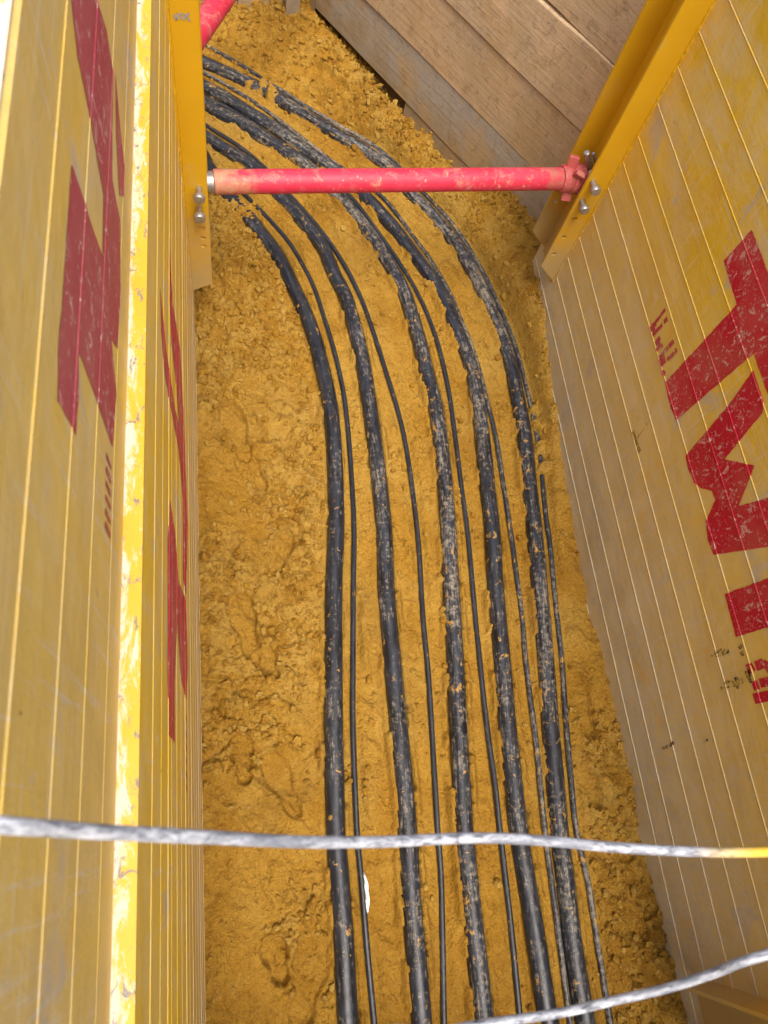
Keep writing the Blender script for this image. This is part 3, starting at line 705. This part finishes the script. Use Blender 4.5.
rail(tl, Lx, -1, 2.09, 0.086, 0.35, 0.40, [hz(q, 2.09) for q in ((202,228), (203.5,246), (203,238))], [hz(q, 2.09) for q in ((199,188), (199.3,207.5))])
strokes_r = [(174,14,176,20),(178,13,177,20),(180,15,183,13),(182,19,180,16),(185,14,184,20),(186,17,189,13),(187,17,190,21)]
V = []; Fc = []
for (a, b, c, d) in strokes_r:
    p = ony(a, b, 2.089); q = ony(c, d, 2.089); t = unit(q - p); nr = np.array([-t[2], 0, t[0]]) * 0.003
    n = len(V); V += [p - nr, q - nr, q + nr, p + nr]; Fc.append((n, n + 1, n + 2, n + 3))
obj('stamped_mark', [(v[0], 2.0885, v[2]) for v in V], Fc, M_greymark, tl)

tu = thing('shoring_panel', 'upper left dusty yellow shoring panel stacked on the lower one, nearest the photographer', 'shoring panel', (Ux - 0.05, 0.8, LEDGE))
profile_panel('panel_sheet', Ux, -1, -0.84, 2.36, LEDGE + 0.001, TOP - 0.004, ribs_u, 0.075, M_paint_u, tu)
lb = MB(); lb.box((Ux - 0.075, -0.84, TOP - 0.004), (Ux - 0.004, 2.36, TOP)); lb.build('top_edge', M_ledge, tu)
O3 = 0.0008
letter('painted_letter', [(70.8,-60),(71,0),(77,56),(88,108),(103,194),(102,255),(90,222),(85.5,205),(71,164),(62,300),(58,340),(57,400),(68,420),(75,436),(78,400),(78,352),(86,372),(95,397),(112,447),(116,394),(111,340),(117,348),(120,293),(120,222),(112,180),(112,125),(113,73),(106,30),(97,0),(92,-60)], Ux, O3, M_red_u, tu)
letter('painted_letter', [(115,73),(120,130),(124,165),(123.5,196),(119,196),(116,140)], Ux, O3, M_red_u, tu)
strokes('small_lettering', [(106 + (440 - y) * 0.02, y, 111 + (440 - y) * 0.02, y + 13, .008) for y in (455, 468, 482, 496, 510, 524)], Ux, O3, M_red_u, tu)

# ------------------------------------------------------------------ struts
pa = ony(209, 182, 2.19); pb = ony(585, 178.5, 2.30)
dS = unit(pb - pa); Ls = np.linalg.norm(pb - pa)
ts = thing('trench_strut', 'red tubular strut spanning the trench between both panel rails', 'strut', pa)
def at_s(px):
    best = min(np.linspace(-0.1, Ls + 0.1, 400), key=lambda t: abs(proj_x(pa + dS * t) - px)); return best
def proj_x(p):
    v = RM.T @ (np.array(p) - CAM); return CX + F * v[0] / v[2]
b = MB(); t0 = at_s(213); t1 = at_s(561)
b.lathe(pa + dS * t0, pb, [(0, 0.040), (0.004, 0.0445), (0.10, 0.0435), (0.4, 0.0435), (t1 - t0 - 0.01, 0.0435), (t1 - t0, 0.042)], 28)
autosmooth(b.build('tube', M_strut, ts))
b = MB(); b.lathe(pa - dS * 0.055, pb, [(0, 0.030), (0.03, 0.030), (0.031, 0.038), (t0 + 0.06, 0.038)], 24); autosmooth(b.build('end_stub', M_metal, ts))
t2 = at_s(584)
b = MB(); b.lathe(pa + dS * (t1 - 0.006), pb, [(0, 0.047), (0.002, 0.053), (0.035, 0.053), (0.037, 0.049), (0.045, 0.049), (0.047, 0.058), (t2 - t1 - 0.012, 0.060), (t2 - t1 - 0.003, 0.054), (t2 - t1, 0.04)], 28)
sv = np.array([0, 0, 1.0]); nv = unit(np.cross(dS, sv)); uv_ = np.cross(nv, dS)
for ang, rr, ex in ((2.2, 0.066, 0.03), (1.35, 0.068, 0.032), (-2.0, 0.066, 0.026), (-0.9, 0.06, 0.02)):
    dirr = uv_ * math.sin(ang) + nv * math.cos(ang) * -1
    c = pa + dS * (t1 + 0.038 + 0.012 * math.sin(ang * 3)) + dirr * rr
    side = np.cross(dS, dirr); tw = 0.5 if ang > 0 else -0.4
    b.obox(c, (unit(dS * math.cos(tw) + side * math.sin(tw)), unit(side * math.cos(tw) - dS * math.sin(tw)), dirr), (0.020, 0.010, ex * 0.85))
autosmooth(b.build('coupling', M_strut, ts, bevel=0.004), 40)
b = MB(); b.lathe(pa + dS * (t2 - 0.003), pb, [(0.0055 * q, 0.031 + 0.003 * (q % 2)) for q in range(18)] + [(0.1, 0.028), (0.115, 0.028)], 22); autosmooth(b.build('spindle', M_dark, ts))
def rod(p, q, r, name, m, par):
    b = MB(); L = np.linalg.norm(np.array(q) - p); b.lathe(p, q, [(0, r * 0.8), (0.003, r), (L - 0.004, r), (L, r * 0.7)], 16); return autosmooth(b.build(name, m, par))
rod(ony(592.5, 175, 2.30), ony(586.5, 152, 2.30), 0.0125, 'locking_pin', M_metal, ts)
rod(ony(598, 170, 2.33), ony(593.5, 153, 2.33), 0.008, 'locking_pin', M_metal, ts)

q0 = onz(200.5, 29, 0.9); q1 = onz(220.5, 0, 0.9); dd = unit(q1 - q0)
e0 = q0 - dd * 0.36; e1 = q0 + dd * 1.52
ts2 = thing('trench_strut', 'second red strut at the far left, slanting up behind the left rail', 'strut', e0)
b = MB(); b.lathe(e0, e1, [(0, 0.044), (0.004, 0.048), (0.8, 0.048), (1.86, 0.048)], 28); autosmooth(b.build('tube', M_strut, ts2))
b = MB(); b.lathe(e0 - dd * 0.05, e1, [(0, 0.07), (0.012, 0.07), (0.013, 0.036), (0.052, 0.036)], 24); autosmooth(b.build('end_plate', M_metal, ts2), 30)

# ------------------------------------------------------------------ timber boards of the far bend
tA = np.array([0.567, 4.446, 0]); td = np.array([0.536, -0.844, 0]); tn = np.array([0.844, 0.536, 0])   # tn points into the soil
def board(name, z0, z1, s0, s1, off, m, label, broken=False, th=0.05):
    """a plank along the bend wall with uneven edges; broken: ragged right end"""
    n = 60; V = []; Fc = []; ss = np.linspace(s0, s1, n); rs = random.Random(int(z1 * 1000))
    o1 = rs.uniform(0, 50)
    for i, s in enumerate(ss):
        e0 = 0.008 * (vn(np.array([s * 3 + o1]), np.array([0.3]), 5)[0] - 0.5); e1 = 0.010 * (vn(np.array([s * 3.5 + o1]), np.array([7.7]), 6)[0] - 0.5)
        bow = 0.012 * (vn(np.array([s * 1.1 + o1]), np.array([3.3]), 7)[0] - 0.5)
        for (zz, dep, top) in ((z0 + e0, 0, 0), (z0 + e0 + 0.006, -0.004, 0), (z1 + e1 - 0.006, -0.004, 1), (z1 + e1, 0, 1), (z1 + e1, th, 1), (z0 + e0, th, 0)):
            sx = s
            if broken and i >= n - 3: sx = s - (0.09 * (1 - top) if i == n - 1 else 0) + rs.uniform(-0.025, 0.02)
            p = tA + td * sx + tn * (off + dep + bow); V.append((p[0], p[1], zz))
    for i in range(n - 1):
        for k in range(6): Fc.append((i * 6 + k, i * 6 + (k + 1) % 6, (i + 1) * 6 + (k + 1) % 6, (i + 1) * 6 + k))
    Fc.append(tuple(range(6))); Fc.append(tuple((n - 1) * 6 + k for k in range(6))[::-1])
    o = obj(name, V, Fc, m)
    bm = bmesh.new(); bm.from_mesh(o.data); bmesh.ops.recalc_face_normals(bm, faces=bm.faces); bm.to_mesh(o.data); bm.free()
    return tag(o, label, 'plank', 'planks lining the bend of the trench')
board('timber_plank', -0.22, 0.078, 0.9, 1.94, 0.012, M_wood_g, 'short grey broken board at the foot of the plank wall, half buried in sand', True)
board('timber_plank', 0.085, 0.385, -0.05, 2.5, 0.004, M_wood_g, 'grey muddy plank, lowest full-length board of the plank wall')
board('timber_plank', 0.389, 0.715, -0.05, 2.5, 0.0, M_wood, 'brown stained plank directly above the grey muddy plank')
board('timber_plank', 0.721, 1.042, -0.05, 2.5, -0.006, M_wood2, 'tan plank, second brown board above the grey muddy plank')
board('timber_plank', 1.049, 1.40, -0.05, 2.5, 0.0, M_wood, 'topmost plank in view, cut off by the upper picture edge')
board('timber_plank', 1.406, 1.74, -0.05, 2.5, -0.004, M_wood2, 'plank above the picture edge, fifth full-length board of the plank wall')
board('timber_plank', 1.746, 2.08, -0.05, 2.5, 0.0, M_wood, 'uppermost plank of the wall, level with the street')

# back boards at the far left
bk = thing('board_wall', 'weathered grey-brown boards closing the far end of the trench', 'board wall', (0.0, 4.38, -0.05))
xb = -0.95
for k in range(8):
    w = 0.175 + 0.02 * ((k * 37) % 5) / 5
    x1_ = min(xb + w, 0.50)
    b = MB(); b.box((xb, 4.345 + 0.006 * (k % 2), 0.02 + 0.03 * ((k * 13) % 4) / 4), (x1_ - 0.004, 4.385, 2.0)); b.build('board', M_wood_b, bk, bevel=0.004)
    xb = x1_
    if xb >= 0.495: break
p0 = onz(292, 25, 0.06)
b = MB(); b.box((0.405, 4.26, -0.05), (0.485, 4.335, 2.05)); o = b.build('timber_post', M_wood_b, None, bevel=0.006); tag(o, 'pale grey upright post in the far corner against the board wall', 'post')

# ------------------------------------------------------------------ barrier cords
r1px = [(0,825),(50,828),(100,832),(200,837),(300,842),(384,842),(440,839),(490,838),(550,841),(600,846),(640,849),(700,852),(768,852)]
z1v = np.interp([p[0] for p in r1px], [0, 100, 200, 300, 384, 480, 550, 640, 768], [2.528, 2.47, 2.415, 2.37, 2.34, 2.32, 2.312, 2.308, 2.305])
R1 = [onz(a, b, z) for (a, b), z in zip(r1px, z1v)]
R1 = [np.array([-0.262, 0.03, 2.30]), np.array([-0.24, 0.03, 2.46]), np.array([-0.205, 0.025, 2.4955]), np.array([-0.155, 0.022, 2.503])] + R1 + [np.array([0.62, -0.085, 2.315]), np.array([0.95, -0.1, 2.36]), np.array([1.3, -0.11, 2.44]), np.array([1.56, -0.12, 2.495]), np.array([1.63, -0.12, 2.46]), np.array([1.645, -0.12, 2.3])]
P = resample(np.array(R1), 0.008)
yl = np.array([float(np.clip((p[0] - 0.355) / 0.06, 0, 1)) if p[0] < 0.47 else 0.0 for p in P])
tag(tube('barrier_cord', P, 0.0040, M_cord, 14, wob=0.0008, extra=yl), 'dirty white cord stretched right across the trench, ending in yellow at the right', 'cord', 'cords strung over the trench')
r2px = [(440,1034),(490,1023),(560,1013),(614,1000.5),(668,988),(722.6,970),(768,954)]
z2v = [2.25, 2.235, 2.23, 2.24, 2.26, 2.285, 2.31]
R2 = [onz(a, b, z) for (a, b), z in zip(r2px, z2v)]
R2 = [np.array([-0.262, -0.40, 2.30]), np.array([-0.235, -0.40, 2.47]), np.array([-0.19, -0.39, 2.498]), np.array([-0.14, -0.37, 2.49]), onz(330, 1085, 2.33)] + R2 + [np.array([0.62, -0.12, 2.335]), np.array([1.0, -0.06, 2.40]), np.array([1.54, 0.0, 2.495]), np.array([1.63, 0.0, 2.46]), np.array([1.645, 0.0, 2.3])]
P = resample(np.array(R2), 0.008)
tag(tube('barrier_cord', P, 0.0035, M_cord, 14, wob=0.0008, extra=np.zeros(len(P)), v0=5), 'dirty white cord crossing only the lower right corner of the trench', 'cord', 'cords strung over the trench')

# ------------------------------------------------------------------ litter and pebbles
c = onz(367, 893, 0.02); V = []; Fc = []; nu, nv_ = 9, 14
for i in range(nv_):
    for j in range(nu):
        a = (i / (nv_ - 1) - 0.5); bb = j / (nu - 1)
        wd = 0.019 * (1 - (2 * a) ** 2) ** 0.5 + 0.002
        x = c[0] - 0.012 + bb * wd; y = c[1] + a * 0.15
        V.append((x, y, 0.012 + 0.020 * math.sin(bb * 3.0) * (1 - (2 * a) ** 2) + 0.008 * math.sin(j * 1.9 + i * 1.3)))
for i in range(nv_ - 1):
    for j in range(nu - 1): Fc.append((i * nu + j, i * nu + j + 1, (i + 1) * nu + j + 1, (i + 1) * nu + j))
zmin = hgt(c[0], c[1])
o = obj('plastic_scrap', [(v[0], v[1], v[2] + zmin - 0.006) for v in V], Fc, M_white, smooth=True)
so = o.modifiers.new('thick', 'SOLIDIFY'); so.thickness = 0.0012
tag(o, 'crumpled white plastic scrap beside the leftmost thin duct', 'litter')

# ------------------------------------------------------------------ earth and street level round the trench
b = MB()
zt = GROUND
E1 = tA + td * 2.5 + tn * 0.06; E0 = tA - td * 0.05 + tn * 0.06
def quad(p): b.add([(x, y, zt) for x, y in p], [tuple(range(len(p)))])
FAR = 120
quad([(-FAR, -FAR), (-0.23, -FAR), (-0.23, 2.45), (-0.98, 2.45), (-FAR, 2.45)])
quad([(-FAR, 2.45), (-0.98, 2.45), (-0.98, 4.40), (-0.98, FAR), (-FAR, FAR)])
quad([(-0.98, 4.40), (E0[0], 4.40), (E0[0], FAR), (-0.98, FAR)])
quad([(E0[0], 4.40), (E0[0], E0[1] + 0.05), (E1[0], E1[1]), (FAR, E1[1]), (FAR, FAR), (E0[0], FAR)])
quad([(1.635, -FAR), (FAR, -FAR), (FAR, E1[1]), (E1[0], E1[1]), (1.635, E1[1])])
quad([(-0.23, -FAR), (1.635, -FAR), (1.635, -1.7), (-0.23, -1.7)])
g = b.build('ground', M_earth, loc=(0, 0, zt)); tag(g, kind='structure'); g['label'] = 'brown earth at street level around the trench'
b = MB()
def wall(p, q, z0=-0.3, z1=zt - 0.002): b.add([(p[0], p[1], z0), (q[0], q[1], z0), (q[0], q[1], z1), (p[0], p[1], z1)], [(0, 1, 2, 3)])
wall((-0.235, -1.7), (1.64, -1.7)); wall((-0.23, 2.45), (-0.98, 2.45)); wall((-0.98, 2.45), (-0.98, 4.40)); wall((-0.98, 4.40), (E0[0], 4.40))  # first wall, the near end, is unseen and placed to shade the near floor
wall((E0[0], 4.40), (E0[0], E0[1] + 0.05)); wall((E0[0], E0[1] + 0.05), (E1[0], E1[1])); wall((E1[0], E1[1]), (1.635, E1[1])); wall((1.637, -1.7), (1.637, E1[1])); wall((-0.232, -1.7), (-0.232, 2.45))
g = b.build('earth_bank', M_earth); tag(g, kind='structure')

# ------------------------------------------------------------------ light
w = bpy.data.worlds.new('World'); scene.world = w; w.use_nodes = True
nt = w.node_tree; sky = nt.nodes.new('ShaderNodeTexSky'); sky.sky_type = 'NISHITA'; sky.sun_disc = False
EL, AZ = 66.0, 176.0                               # sun height, and compass angle from +Y towards +X
sky.sun_elevation = math.radians(EL); sky.sun_rotation = math.radians(AZ); sky.dust_density = 6.0; sky.air_density = 1.0; sky.ozone_density = 0.3
nt.links.new(sky.outputs[0], nt.nodes['Background'].inputs[0]); nt.nodes['Background'].inputs[1].default_value = 0.15
sd = bpy.data.lights.new('sun', 'SUN'); so = bpy.data.objects.new('sun', sd); col.objects.link(so)
sd.energy = 0.85; sd.angle = math.radians(20); sd.color = (1.0, 0.97, 0.93)
dv = Vector((math.sin(math.radians(AZ)) * math.cos(math.radians(EL)), math.cos(math.radians(AZ)) * math.cos(math.radians(EL)), math.sin(math.radians(EL))))
so.rotation_euler = dv.to_track_quat('Z', 'Y').to_euler(); so.location = (0, 0, 8)

scene.view_settings.view_transform = 'Standard'; scene.view_settings.look = 'None'
scene.view_settings.gamma = 1.0; scene.view_settings.exposure = 1.06; scene.view_settings.use_curve_mapping = False
scene.cycles.use_denoising = True; scene.cycles.max_bounces = 8; scene.cycles.diffuse_bounces = 5
